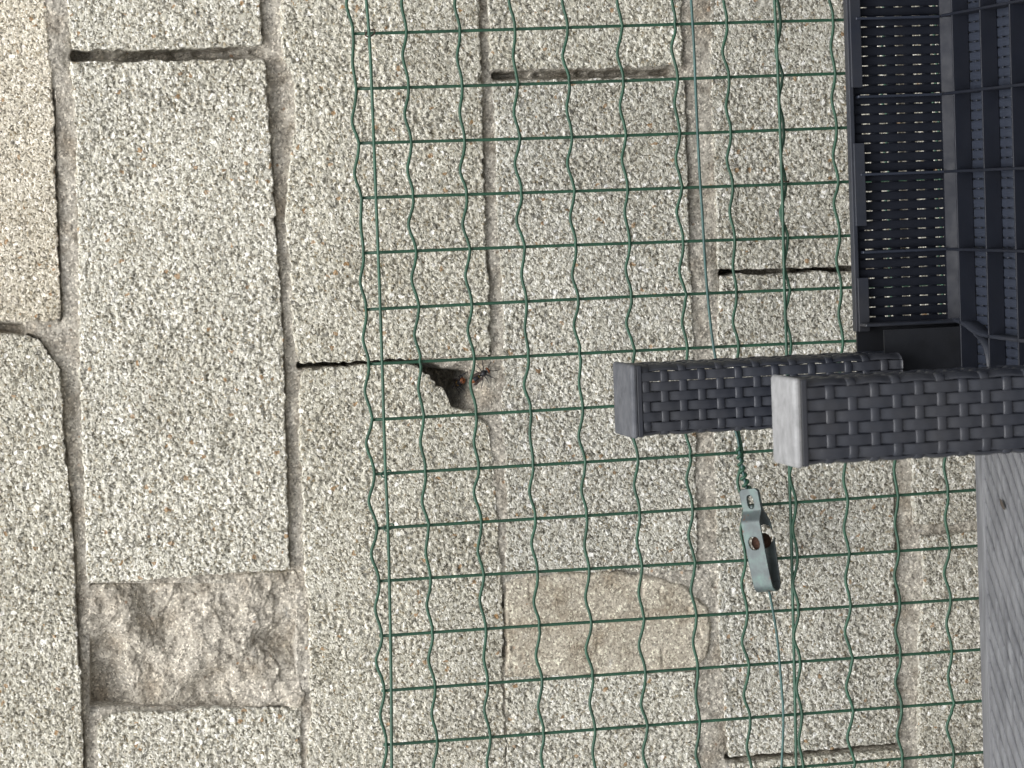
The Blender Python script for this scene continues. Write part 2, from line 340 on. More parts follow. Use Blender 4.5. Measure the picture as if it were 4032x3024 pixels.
# --- mortar: one bed behind and between the blocks, raked to different depths
CTRL = [  # survey x, y, depth in mm (positive = recessed)
 (125,-60,-0.5),(125,40,-0.6),(125,120,-0.3),(140,200,1.0),(140,300,3),(145,420,3.2),(148,560,3),(150,680,3.5),(148,760,6),(150,850,12),(158,930,13),(162,1000,9),(165,1100,7),(170,1200,9),(178,1290,9),(180,1400,10),(190,1500,12),(195,1600,10),(197,1700,9),
 (-200,712,16),(0,708,17),(50,712,13),(90,720,5),(110,745,4),
 (585,-60,9),(588,20,9),(588,80,10),(590,120,11),(610,200,13),(612,290,10),(602,360,7),(607,450,9),(612,560,9),(620,660,7),(630,780,7),(632,860,6),(634,940,10),(634,1020,8),(637,1100,10),(640,1180,9),(645,1240,8),(655,1300,2),(658,1400,1),(660,1500,1),(657,1600,4),(658,1700,5),
 (360,118,22),(200,120,25),(540,114,14),
 (1045,-60,9),(1048,60,10),(1050,160,10),(1053,230,8),(1056,300,8),(1058,380,5),(1060,440,1.5),(1062,540,1.0),(1068,640,3),(1070,740,2),(1072,830,-0.5),(1065,900,0.5),(1075,1000,0.0),(1082,1100,-0.3),(1086,1200,0.0),(1088,1300,2),(1090,1400,2),(1092,1500,0.0),(1095,1600,1.5),(1098,1750,2),
 (1250,160,12),(1100,162,8),(1440,156,13),
 (1503,-60,1.0),(1505,80,1.2),(1508,200,0.6),(1510,330,2.2),(1515,460,2.5),(1520,600,1.0),(1523,740,0.5),(1525,860,0.5),(1525,960,1.2),(1527,1060,1.0),(1528,1180,0.3),(1530,1300,0.0),(1530,1420,0.6),(1535,1540,0.8),(1545,1659,0.8),
 (1600,587,16),(1720,584,22),(1850,579,16),
 (1945,300,6),(1950,700,6),(1950,900,6),(1952,1000,5),(1953,1100,7),(1958,1180,9),(1962,1260,6),(1962,1350,7),(1964,1450,7),(1965,1540,10),(1960,1590,14),(1965,1680,8),
 (2000,1145,10),(2060,1142,11),(2150,1136,10),
 (1620,1640,13),(1760,1631,14),(1900,1615,13),
 (660,792,12),(780,786,13),(880,782,14),
]
HOLE = np.array([(823+a/6.048, 713+b/6.048) for a, b in [(520,440),(690,490),(830,560),(1050,570),(1110,600),(1112,690),(1095,790),(1065,880),(1050,950),(1040,1000),(900,1000),(800,900),(600,800),(520,600)]])
def poly_sd(x, y, P):
    """distance to polygon P, negative inside"""
    d = np.full(x.shape, 1e9); ins = np.zeros(x.shape, bool)
    for (x0, y0), (x1, y1) in zip(P, np.roll(P, -1, 0)):
        vx, vy = x1-x0, y1-y0; t = np.clip(((x-x0)*vx+(y-y0)*vy)/(vx*vx+vy*vy), 0, 1)
        d = np.minimum(d, np.hypot(x-x0-t*vx, y-y0-t*vy))
        c = ((y0 > y) != (y1 > y)) & (x < (x1-x0)*(y-y0)/(y1-y0+1e-9)+x0); ins ^= c
    return np.where(ins, -d, d)
def rbf(x, y, C, sig):
    num = np.zeros(x.shape); den = np.full(x.shape, 1e-12)
    for cx, cy, d in C:
        w = np.exp(-((x-cx)**2+(y-cy)**2)/(2*sig*sig))+1e-6/(1+((x-cx)**2+(y-cy)**2)/1e4); num += w*d; den += w
    return num/den
def seg_d(x, y, pts):
    d = np.full(x.shape, 1e9)
    for (x0, y0), (x1, y1) in zip(pts[:-1], pts[1:]):
        vx, vy = x1-x0, y1-y0; t = np.clip(((x-x0)*vx+(y-y0)*vy)/(vx*vx+vy*vy), 0, 1)
        d = np.minimum(d, np.hypot(x-x0-t*vx, y-y0-t*vy))
    return d
sx = np.arange(-110, 2330, 2.7); sy = np.arange(-110, 1790, 2.7)
GX, GY = np.meshgrid(sx, sy, indexing='xy')
cgx = np.arange(-130, 2360, 7.0); cgy = np.arange(-130, 1820, 7.0); CX, CY = np.meshgrid(cgx, cgy, indexing='xy')
CD = rbf(CX, CY, [(a, b, d+1.4 if d < 4 else (d*0.72+1.2 if d < 15 else d)) for a, b, d in CTRL], 26)
BURY = np.zeros(CX.shape)
DC = np.full((6,)+CX.shape, 1e4)
for nm, L, T, R, B, *_ in BLOCKS:
    pg = np.array(list(L)+list(B[1:])+list(R[::-1][1:])+list(T[::-1][1:-1]), float)
    psd = poly_sd(CX, CY, pg); c_ = int(nm[0]); DC[c_] = np.minimum(DC[c_], np.clip(psd, 0, None))
    ins = np.clip((-psd-9)/14, 0, 1); CD = CD*(1-ins)+np.maximum(CD, 14)*ins; BURY = np.maximum(BURY, np.clip((-psd-16)/10, 0, 1))
od = np.argsort(DC, 0)[:2]; adj = np.abs(od[0]-od[1]) == 1; lo = np.minimum(od[0], od[1])
dl_ = np.take_along_axis(DC, lo[None], 0)[0]; dr_ = np.take_along_axis(DC, np.minimum(lo+1, 5)[None], 0)[0]
tt_ = np.where(adj & (dl_+dr_ > 1) & (dl_+dr_ < 90), dl_/(dl_+dr_+1e-6), 0.5)
CD = CD*(1.3-0.5*tt_)
ix = (GX-cgx[0])/7; iy = (GY-cgy[0])/7; i0 = ix.astype(int); j0 = iy.astype(int); fx = ix-i0; fy = iy-j0
DEP = (CD[j0, i0]*(1-fx)+CD[j0, i0+1]*fx)*(1-fy)+(CD[j0+1, i0]*(1-fx)+CD[j0+1, i0+1]*fx)*fy
BUR = BURY[j0, i0]
WP = survey(GX, GY, YW); WX, WZ = WP[..., 0], WP[..., 2]
DEP = DEP*(1+0.5*fbm(WX, WZ, 0.03, 2, 3)) - 1.4*fbm(WX, WZ, 0.012, 3, 5) - 2.2*np.clip(DEP/12, 0, 1)*fbm(WX, WZ, 0.022, 3, 8)
# cracks and deep slots
for pts, hw, dd in (([(1088,1288),(1090,1310),(1091,1345),(1094,1375),(1090,1400),(1088,1420)], 3.4, 16), ([(1478,180),(1482,300),(1487,470)], 2.0, 4.5),
                    ([(1040,570),(1058,640),(1060,760)], 2.2, 4), ([(1575,1636),(1640,1634),(1700,1630),(1850,1616),(1945,1607)], 5.0, 50),
                    ([(1565,590),(1640,588),(1760,583),(1850,580)], 6.0, 55), ([(652,790),(737,787),(904,781)], 5.0, 50), ([(1035,903),(1050,912),(1058,922)], 2.5, 5), ([(166,119),(300,119),(450,115),(560,112)], 9, 42), ([(1076,162),(1250,160),(1450,155)], 7, 30), ([(-200,712),(0,708),(45,711)], 9, 34)):
    m = seg_d(GX, GY, pts) + 5*fbm(WX, WZ, 0.010, 3, 4); d2_ = dd*np.clip(0.85+0.8*fbm(WX, WZ, 0.028, 3, 12), 0.5, 1.2); DEP = np.where(m < hw*2, DEP+(d2_-DEP)*np.clip(1.6-m/hw, 0, 1), DEP)
# hairline gap where the bed has shrunk from the course above
for bl, y0, y1 in (('0a', 190, 700), ('0b', 700, 1800), ('1a', -200, 100), ('1b', 120, 1240), ('2a', -200, 440), ('2a', 540, 770), ('3b', 170, 480), ('4b', 900, 1610)):
    pts = [q for b_ in BLOCKS if b_[0] == bl for q in b_[3]]
    if bl == '0b': pts = [(60, 726), (82, 731), (95, 753), (115, 783)] + pts
    m = seg_d(GX, GY, [(a+1.5, b) for a, b in pts]) + 4.5*fbm(WX, WZ, 0.012, 3, 7)
    m = np.where((GY > y0) & (GY < y1), m, 99); DEP = np.where(m < 5, np.maximum(DEP, DEP+(15-DEP)*np.clip(1.7-m/2.0, 0, 1)), DEP)
# the hole and the funnel worn down to it
hd = poly_sd(GX, GY, HOLE) - 8 + 6*fbm(WX, WZ, 0.012, 3, 2)
right = np.clip((GX-960)/60, 0, 1)
fun = 20*np.clip(1-hd/(8+42*right), 0, 1)**1.7
DEP = np.maximum(DEP, np.where(hd > 0, fun, 20+np.clip(-hd/5, 0, 1)**0.8*85))
# under the two big patches the bed lies back
for rx0, rx1, ry0, ry1 in ((196, 640, 1262, 1530), (1125, 1470, 1262, 1436)):
    m = np.clip(np.minimum(np.minimum(GX-rx0, rx1-GX), np.minimum(GY-ry0, ry1-GY))/8, 0, 1); DEP = DEP*(1-m)+38*m
Yv = YW + DEP*0.001 - 0.5*grain_height(WX, WZ, 4, 0.9)*np.clip(1.4-DEP/30, 0.3, 1) - 0.0012*fbm(WX, WZ, 0.006, 2, 9)
me = mesh_from('mortar', np.stack([WX, Yv, WZ], -1).reshape(-1, 3), grid_faces(*GX.shape, keep=BUR[:-1, :-1] < 0.95)[:, ::-1])
wall_part('mortar', me, M_MORTAR)
# mortar bed of the rest of the wall
fx0, fx1, fz0, fz1 = WX.max()-0.03, WX.min()+0.03, WZ.min()+0.03, WZ.max()-0.03
for (a, b, c, d) in ((XMIN, fx1, 0, 2.4), (fx0, XMAX, 0, 2.4), (fx1, fx0, 0, fz0), (fx1, fx0, fz1, 2.4)):
    d = min(d, ztop+0.387)
    wall_part('mortar', mesh_from('mortar', [(a, YW+0.009, c), (b, YW+0.009, c), (b, YW+0.009, d), (a, YW+0.009, d)], [(0, 1, 2, 3)], False), M_MORTAR)

def patch(pts, height, mat, label, step=2.6, seed=3, edge=0.030):
    P = np.array(pts, float); x0, y0 = P.min(0); x1, y1 = P.max(0)
    X, Y = np.meshgrid(np.arange(x0-4, x1+4, step), np.arange(y0-4, y1+4, step), indexing='xy')
    w = survey(X, Y, YW); sd_ = poly_sd(X, Y, P) + 9*fbm(w[..., 0], w[..., 2], 0.02, 3, seed)
    h = height(X, Y, w[..., 0], w[..., 2])
    h = h + edge*np.clip((sd_+5)/7, 0, 1)**2
    keep = (sd_[:-1, :-1] < 3.5)
    me = mesh_from('mortar_patch', np.stack([w[..., 0], YW+h, w[..., 2]], -1).reshape(-1, 3), grid_faces(*X.shape, keep=keep)[:, ::-1])
    o = wall_part('mortar_patch', me, mat); o['label'] = label

RC = [(330,1318,15),(322,1290,10),(345,1345,13),(200,1470,20),(215,1510,22),(245,1500,18),(240,1410,11),(190,1300,6),(280,1330,3.5),(260,1290,3.5),(300,1370,4.5),(215,1340,5),(450,1492,12),(470,1505,12),(430,1430,2.5),(470,1380,3),(440,1340,4),(500,1300,4.5),(560,1290,3.5),(600,1270,4),(632,1330,2.5),(618,1408,11),(600,1440,5),(560,1470,4),(520,1500,5.5),(640,1470,2),(645,1515,1),(350,1460,7),(380,1400,6),(300,1450,7),(340,1510,9),(400,1520,10),(580,1510,5),(400,1300,6),(380,1270,6),(640,1270,5)]
def rough_h(X, Y, wx, wz):
    d = rbf(X, Y, RC, 24); n1 = fbm(wx, wz, 0.032, 4, 6); rid = np.abs(fbm(wx, wz, 0.026, 3, 9))
    steps = np.round((d+9*n1)/3.2)*3.2
    return 0.001*(0.55*(1.8*d+5*n1)+0.45*(steps+0.4*d) + 1.2*np.exp(-rid/0.014) - 2.0*fbm(wx, wz, 0.009, 3, 2) + 2.6*(worley(wx+0.006*fbm(wx, wz, 0.02, 2, 1), wz+0.006*fbm(wx, wz, 0.02, 2, 8), 0.021, 5)[1]-0.5) + 1.4*(worley(wx+0.003*fbm(wx, wz, 0.01, 2, 1), wz, 0.008, 7)[1]-0.5))
patch([(172,1262),(215,1262),(300,1256),(420,1246),(560,1236),(640,1232),(655,1262),(668,1300),(668,1345),(664,1430),(668,1500),(650,1535),(560,1535),(430,1545),(300,1550),(230,1556),(212,1572),(178,1570),(174,1450),(168,1340)],
      rough_h, M_ROUGH, 'rough lumpy mortar filling a missing piece of block')
def smooth_h(X, Y, wx, wz):
    d = 0.6-1.0*np.clip((X-1100)/300, 0, 1)
    return 0.001*(d-1.2*fbm(wx, wz, 0.05, 3, 4)-0.35*fbm(wx, wz, 0.006, 2, 3)+1.5*np.clip(vnoise(wx, wz, 0.009, 7)-0.36, 0, 1)*9)
patch([(1094,1262),(1150,1242),(1250,1236),(1330,1242),(1420,1246),(1470,1262),(1500,1290),(1530,1312),(1538,1360),(1530,1420),(1500,1452),(1400,1452),(1300,1458),(1200,1462),(1130,1470),(1094,1458),(1098,1380),(1092,1320)],
      smooth_h, M_PATCH, 'smooth tan mortar patch between two blocks', seed=6, edge=0.0035)

# ------------------------------------------------------------------ tubes and ribbons
def tube(pts, r, seg=8, closed=False, name='wire'):
    P = np.asarray(pts, float); n = len(P)
    T = np.gradient(P, axis=0) if not closed else np.roll(P, -1, 0)-np.roll(P, 1, 0)
    T /= np.linalg.norm(T, axis=1)[:, None]
    ref = np.array([0, 1, 0]) if abs(T[0, 1]) < 0.8 else np.array([1, 0, 0]); A = np.zeros_like(P); a = ref-T[0]*T[0].dot(ref); a /= np.linalg.norm(a)
    for i in range(n):
        a = a-T[i]*T[i].dot(a); a /= np.linalg.norm(a); A[i] = a
    B = np.cross(T, A); th = np.linspace(0, 2*np.pi, seg, endpoint=False)
    rr = np.broadcast_to(np.asarray(r, float), (n,))[:, None, None]
    V = P[:, None]+rr*(np.cos(th)[None, :, None]*A[:, None]+np.sin(th)[None, :, None]*B[:, None])
    Fc = grid_faces(n, seg, close_c=True)
    V = V.reshape(-1, 3)
    if closed:
        j = np.arange(seg); j2 = (j+1) % seg
        Fc = np.vstack([Fc, np.stack([(n-1)*seg+j, (n-1)*seg+j2, j2, j], 1)])
    else:
        c0, c1 = len(V), len(V)+1; V = np.vstack([V, P[0], P[-1]]); j = np.arange(seg); j2 = (j+1) % seg
        Fc = np.vstack([Fc, np.stack([np.full(seg, c0), j2, j, j], 1)[:, [0, 1, 2, 2]], np.stack([np.full(seg, c1), (n-1)*seg+j, (n-1)*seg+j2, (n-1)*seg+j2], 1)])
        tri = Fc[:, 2] == Fc[:, 3]
        me = bpy.data.meshes.new(name); me.from_pydata(V.tolist(), [], [list(f[:3]) if t else list(f) for f, t in zip(Fc.tolist(), tri)])
        me.polygons.foreach_set('use_smooth', np.ones(len(me.polygons), bool)); me.update(); return me
    return mesh_from(name, V, Fc)

def smooth_path(pts, n):
    P = np.asarray(pts, float); d = np.r_[0, np.cumsum(np.linalg.norm(np.diff(P, axis=0), axis=1))]; t = np.linspace(0, d[-1], n)
    # Catmull-Rom through the marks
    Q = np.vstack([2*P[0]-P[1], P, 2*P[-1]-P[-2]]); out = []
    for tt in t:
        i = min(np.searchsorted(d, tt, side='right')-1, len(P)-2); u = (tt-d[i])/(d[i+1]-d[i]); p0, p1, p2, p3 = Q[i:i+4]
        out.append(0.5*(2*p1+(p2-p0)*u+(2*p0-5*p1+4*p2-p3)*u*u+(3*p1-p0-3*p2+p3)*u**3))
    return np.array(out)

# ------------------------------------------------------------------ welded wire fence
FENCE = tag(empty('wire_mesh_fence', (-0.35, 0, 0)), 'green plastic-coated welded wire mesh standing in front of the block wall', 'fence')
FINV = Vector((0.35, 0, 0))
SLOPE = [0.0061, 0.0038, 0.0036, 0.0026, 0.0014, -0.0006, -0.0021, -0.0022, -0.0036, -0.0049, -0.0085] + [-0.006]*20
ZC = [-0.0016, -0.0496, -0.0992, -0.1503, -0.1991, -0.2495, -0.3004, -0.3496, -0.4003, -0.4511, -0.5011]
NCOL = 24
while len(ZC) < NCOL: ZC.append(ZC[-1]-0.0502)
R_W = 0.00148
def colz(c, X): return ZO+ZC[c]+SLOPE[c]*np.clip(X+0.32, -0.8, 0.8)
def belly(X, Z): return 0.0025*np.sin(X*5.1+1.0)+0.002*np.sin(Z*7.3+X*2)
crimp_s = np.array([0, .10, .22, .34, .44, .50, .56, .66, .78, .90]); crimp_o = np.array([0, -.05, -.28, -.66, -.94, -1, -.95, -.72, -.33, -.07])
rngw = np.random.RandomState(5)
for c in range(NCOL):
    pts = []
    for r in range(-24, 31):
        amp = 0.0046*(1+0.2*rngw.randn()); sh = 0.035*rngw.randn()
        for s, o in zip(crimp_s, crimp_o):
            X = -0.05*(r+s+sh*math.sin(math.pi*s)); pts.append((X, 0, colz(c, X)+amp*o+0.0005*rngw.randn()*(s == 0)))
    pts = np.array(pts)[::-1]
    # the crimps rise between the uprights
    pts[:, 2] = np.array([colz(c, x) for x in pts[:, 0]])+ (pts[:, 2]-np.array([colz(c, x) for x in pts[:, 0]]))*-1
    pts[:, 1] = -0.0027+belly(pts[:, 0], pts[:, 2])
    link('crimped_wire', tube(pts, R_W, 7), M_WIRE, FENCE, FINV)
XR = {0: -0.0003, 2: 0.0015, 3: 0.002, 4: 0.003, 5: -0.0016, 6: 0.0016, 7: -0.0042, 8: -0.005, 9: -0.006, 10: 0.0021, 11: 0.0015}
for r in range(-24, 31):
    zz = np.linspace(ZO+ZC[0]+0.0005, ZO+ZC[NCOL-1]-0.01, 60); sl = XR.get(r, 0.0)
    X = -0.05*r-0.0003+sl*np.clip(zz-ZO+0.2, -0.4, 0.4)+0.0005*np.sin(zz*9+r)
    link('upright_wire', tube(np.stack([X, belly(X, zz), zz], 1), R_W, 7), M_WIRE, FENCE, FINV)

# tension wires
def marks(pts, Y): a = np.array(pts, float); return survey(a[:, 0], a[:, 1], Y)
def ext(P, n=80):
    P = smooth_path(P, n); a = P[0]+(P[0]-P[1])/np.linalg.norm(P[0]-P[1])*0.9; b = P[-1]+(P[-1]-P[-2])/np.linalg.norm(P[-1]-P[-2])*0.9
    return np.vstack([a, P, b])
wt = marks([(791,0),(797,70),(803,190),(812,420),(819,600),(826,800),(832,1000),(838,1130),(842,1300),(845,1480),(846,1659)], -0.0058)
tag(link('tension_wire', tube(ext(wt), 0.00145, 8), M_WIRE2), 'straight green tension wire just below the top edge of the mesh', 'wire', 'tension wires of the fence')
wl = marks([(1673,0),(1678,100),(1684,250),(1690,420),(1694,600),(1699,760),(1704,980),(1709,1150),(1713,1320),(1717,1500),(1720,1659)], -0.0058)
tag(link('tension_wire', tube(ext(wl), 0.0015, 8), M_WIRE2), 'straight green tension wire twinned with a crimped wire, below the wire tensioner', 'wire', 'tension wires of the fence')
wm = marks([(1493,0),(1499,100),(1503,200),(1510,350),(1518,480),(1527,620),(1543,760),(1567,860),(1593,945),(1598,985),(1604,1012),(1610,1045),(1618,1072)], -0.0075)
P = smooth_path(wm, 90); a = P[0]+(P[0]-P[1])/np.linalg.norm(P[0]-P[1])*0.9
TW = empty('tension_wire', tuple(P[0]))
tag(TW, 'bluish green tension wire running behind the rattan leg with its end twisted into the tensioner', 'wire', 'tension wires of the fence')
link('strand', tube(np.vstack([a, P]), 0.00135, 8), M_WIRE3, TW, -Vector(P[0]))
axp = smooth_path(marks([(1595,965),(1600,1000),(1608,1035),(1616,1062)], -0.0080), 120)
dirv = np.gradient(axp, axis=0); dirv /= np.linalg.norm(dirv, axis=1)[:, None]
ia = np.cross(dirv, [0, 1, 0]); ib = np.cross(dirv, ia); ph = np.linspace(0, 2*np.pi*6.5, 120)[:, None]; rr = np.linspace(0.0018, 0.0030, 120)[:, None]
link('twisted_end', tube(axp+rr*(np.cos(ph)*ia+np.sin(ph)*ib), 0.00145, 7), M_WIRE, TW, -Vector(P[0]))
P2 = smooth_path(marks([(1655,1255),(1661,1276),(1668,1310),(1677,1365),(1683,1420),(1688,1480),(1692,1540),(1691,1600),(1688,1659)], -0.009), 50)
b = P2[-1]+(P2[-1]-P2[-2])/np.linalg.norm(P2[-1]-P2[-2])*0.9
tag(link('tension_wire', tube(np.vstack([P2, b]), 0.00125, 8), M_WIRE3), 'thin bluish tension wire leaving the far end of the tensioner in a slack curve', 'wire', 'tension wires of the fence')

# clips that hold the tension wires to the mesh
def clip(x, y, label, mat, ring=False):
    c = survey(x, y, -0.004); th = np.linspace(0, 2*np.pi, 18, endpoint=False)
    pts = np.stack([0.0005*np.sin(3*th), 0.0030*np.cos(th), 0.0046*np.sin(th)], 1) if not ring else np.stack([0.0032*np.cos(th+0.5), 0.0028*np.sin(2*th), 0.0044*np.sin(th)], 1)
    V = tube(pts, 0.0006 if not ring else 0.0007, 6, closed=True, name='fence_clip')
    o = link('fence_clip', V, mat, None, tuple(c)); tag(o, label, 'clip', 'clips that tie the tension wires to the mesh'); return o
clip(800, 72, 'small rusty clip on the top tension wire close to the top edge of the picture', M_CLIP, True)
clip(834, 1023, 'green ring clip on the top tension wire, the upper of two close together', M_WIRE2, True)
clip(840, 1139, 'green ring clip on the top tension wire, the lower of two close together', M_WIRE2, True)
clip(1694, 392, 'small rusty staple round the twinned wires beside the dark panel', M_CLIP)
clip(1718, 1307, 'small rusty staple round the twinned wires below the tensioner', M_CLIP)

# ------------------------------------------------------------------ wire tensioner
nz = N('zinc_green'); zc = nz.ramp(nz.noise(55, 5, 0.6), [(0.3, (0.052, 0.062, 0.066)), (0.5, (0.080, 0.098, 0.100)), (0.7, (0.105, 0.160, 0.145))])
zr = nz.ramp(nz.noise(95, 5, 0.7), [(0.60, 0.0), (0.68, 0.85)]); zc = nz.mix(zr, zc, (0.13, 0.05, 0.02))
nz.bump(nz.noise(300, 4), 0.15, 0.0004); M_ZINC = nz.fin(zc, 0.48, 0.5, 0.35)
M_RUST = m_plain('rust', (0.040, 0.020, 0.013), 0.85, 0.2, var=0.5, vs_=400, bump=0.4)
p_top = survey(1616, 1056, -0.016); p_bot = survey(1660, 1276, -0.016)
Lx = p_bot-p_top; LEN = np.linalg.norm(Lx); Lx /= LEN
vfront = -FW; Nn = vfront-Lx*Lx.dot(vfront); Nn /= np.linalg.norm(Nn); Ww = np.cross(Lx, Nn)
if Ww[2] > 0: Ww = -Ww                       # across, pointing down the wall
phi = math.radians(38)
N2 = math.cos(phi)*Nn-math.sin(phi)*Ww; W2 = math.cos(phi)*Ww+math.sin(phi)*Nn
TENS = empty('wire_tensioner', tuple(p_top)); tag(TENS, 'grey-green galvanised folded-strap wire tensioner with rusty drum holes', 'tensioner')
def strap(name, prof, w, holes, parent):
    prof = np.array(prof, float); d = np.r_[0, np.cumsum(np.hypot(*np.diff(prof, axis=0).T))]
    n = int(d[-1]/0.0005); t = np.linspace(0, d[-1], n); pl = np.interp(t, d, prof[:, 0]); pn = np.interp(t, d, prof[:, 1])
    ker = np.ones(9)/9; pn = np.convolve(np.pad(pn, 4, 'edge'), ker, 'valid')
    m = int(w/0.0005); ww = np.linspace(-w/2, w/2, m)
    V = pl[:, None, None]*Lx+pn[:, None, None]*N2+ww[None, :, None]*W2
    pc = 0.5*(pl[1:]+pl[:-1])[:, None]+0*ww[None, :-1]; wc = 0.5*(ww[1:]+ww[:-1])[None, :]+0*pc
    keep = np.ones(pc.shape, bool)
    for hl, hw_, ra, rb in holes: keep &= ((np.abs((pc-hl)/ra))**2.6+(np.abs((wc-hw_)/rb))**2.6) > 1
    keep &= ~((pc < 0.003) & (np.abs(wc) > w/2-0.003+pc))
    me = mesh_from(name, V.reshape(-1, 3), grid_faces(n, m, keep=keep)); o = link(name, me, M_ZINC, parent)
    so = o.modifiers.new('thickness', 'SOLIDIFY'); so.thickness = 0.0016; so.offset = 0
    return o
LN = LEN
arc = [(LN-0.007+0.007*math.sin(a), 0.007*math.cos(a)) for a in np.linspace(0, math.pi, 12)]
front = [(0, 0.0), (0.021, 0.0), (0.030, 0.007), (LN-0.02, 0.0075)] + arc
back = [(0.0005, -0.0019), (0.020, -0.0019), (0.034, -0.010), (0.050, -0.0115), (LN-0.02, -0.0085), (LN-0.0045, -0.0068)]
WD = 0.0205
strap('front_strap', front, WD, [(0.0125, 0.0, 0.0066, 0.0036), (0.0505, 0.0, 0.0063, 0.0060), (LN+0.0, 0.003, 0.0016, 0.0016)], TENS)
strap('back_strap', back, WD, [(0.0125, 0.0, 0.0066, 0.0036), (0.0460, 0.003, 0.0092, 0.0072)], TENS)
bm = bmesh.new(); bmesh.ops.create_cone(bm, cap_ends=True, segments=24, radius1=0.0072, radius2=0.0072, depth=0.0120)
mt = Matrix(((Lx[0], W2[0], N2[0], 0), (Lx[1], W2[1], N2[1], 0), (Lx[2], W2[2], N2[2], 0), (0, 0, 0, 1)))
bm.transform(mt); me = bpy.data.meshes.new('drum'); bm.to_mesh(me); bm.free()
link('drum', me, M_RUST, TENS, tuple(Lx*0.0520-N2*0.0045))
bm = bmesh.new(); bmesh.ops.create_uvsphere(bm, u_segments=12, v_segments=8, radius=0.0022); bm.transform(mt); me = bpy.data.meshes.new('rivet'); bm.to_mesh(me); bm.free()
link('rivet', me, M_ZINC, TENS, tuple(Lx*0.0175-N2*0.0005))

# ------------------------------------------------------------------ hornets at the hole
M_HBLACK = m_plain('hornet_black', (0.012, 0.012, 0.016), 0.45, 0.5); M_HORANGE = m_plain('hornet_orange', (0.17, 0.048, 0.008), 0.45, 0.5)
M_HYEL = m_plain('hornet_yellow', (0.40, 0.24, 0.06), 0.5, 0.4); M_HWING = m_plain('hornet_wing', (0.05, 0.035, 0.03), 0.3, 0.5)
def hornet(loc, fwd, upv, label, scale=1.0):
    H = empty('hornet', tuple(loc)); tag(H, label, 'hornet', 'hornets at the hole in the wall')
    f = Vector(fwd).normalized(); u = Vector(upv); u = (u-f*u.dot(f)).normalized(); s = u.cross(f)
    H.matrix_world = Matrix(((f.x, s.x, u.x, loc[0]), (f.y, s.y, u.y, loc[1]), (f.z, s.z, u.z, loc[2]), (0, 0, 0, 1)))
    prof = [(-.0125,.0002),(-.0118,.0010),(-.0100,.0022),(-.0078,.0030),(-.0055,.0033),(-.0034,.0030),(-.0018,.0021),(-.0010,.0010),(-.0006,.0006),(-.0002,.0012),(.0008,.0024),(.0024,.0031),(.0042,.0029),(.0056,.0019),(.0061,.0010),(.0064,.0014),(.0070,.0026),(.0080,.0028),(.0090,.0020),(.0095,.0006)]
    prof = np.array(prof)*scale; seg = 14; th = np.linspace(0, 2*np.pi, seg, endpoint=False)
    xs = np.interp(np.linspace(0, len(prof)-1, 58), np.arange(len(prof)), prof[:, 0]); rs = np.interp(np.linspace(0, len(prof)-1, 58), np.arange(len(prof)), prof[:, 1])
    head = (xs > 0.0062*scale)
    V = np.stack([np.repeat(xs, seg), (np.where(head, 1.15, 1.0)[:, None]*rs[:, None]*np.cos(th)).ravel(), (rs[:, None]*np.sin(th)).ravel()], 1)
    me = mesh_from('body', V, grid_faces(58, seg, close_c=True))
    for m in (M_HBLACK, M_HORANGE, M_HYEL): me.materials.append(m)
    xm = np.repeat(0.5*(xs[1:]+xs[:-1]), seg)/scale
    mi = np.where(xm > 0.0074, 1, np.where((xm < -0.0088) & (xm > -0.0112), 1, np.where((np.abs(xm+0.0026) < 0.0004), 2, 0)))
    me.polygons.foreach_set('material_index', mi.astype(np.int32)[:len(me.polygons)]); link('body', me, None, H)
    for sgn in (-1, 1):
        link('antenna', tube(np.array([(.009,.001*sgn,.0010),(.0108,.0028*sgn,.0026),(.0150,.0052*sgn,.0022)])*scale, 0.00030*scale, 5), M_HBLACK, H)
        for x0, dx in ((.0045,.004),(.0025,.0),(.0008,-.0055)):
            link('leg', tube(np.array([(x0,.002*sgn,-.0012),(x0+dx*.5,.006*sgn,.0014),(x0+dx,.0085*sgn,-.0028),(x0+dx*1.25,.0105*sgn,-.0032)])*scale, np.array([.0005,.00045,.00035,.0003])*scale, 5), M_HBLACK, H)
        w = np.array([(.0030,.0016*sgn,.0026),(-.002,.0042*sgn,.0031),(-.0095,.0052*sgn,.0030),(-.0120,.0036*sgn,.0029),(-.0080,.0020*sgn,.0033),(-.001,.0016*sgn,.0032)])*scale
        Vw = np.vstack([w, w+np.array([0, 0, 0.0002])]); m_ = bpy.data.meshes.new('wing')
        m_.from_pydata(Vw.tolist(), [], [list(range(6)), list(range(11, 5, -1))]+[[i, (i+1) % 6, 6+(i+1) % 6, 6+i] for i in range(6)]); link('wing', m_, M_HWING, H)
    return H
ha = survey(1050, 801, YW); hb = survey(1020, 822, YW); hc = survey(1037, 810, YW)
hornet(hc+np.array([0, -0.0035, 0]), ha-hb, (0, -1, 0.2), 'black hornet with an orange face climbing the mortar at the hole edge', 1.0)
hornet(survey(993, 826, YW+0.022), (0.25, -0.93, -0.2), (0.2, 0.2, 1), 'hornet inside the dark hole with only its orange face showing', 1.0)

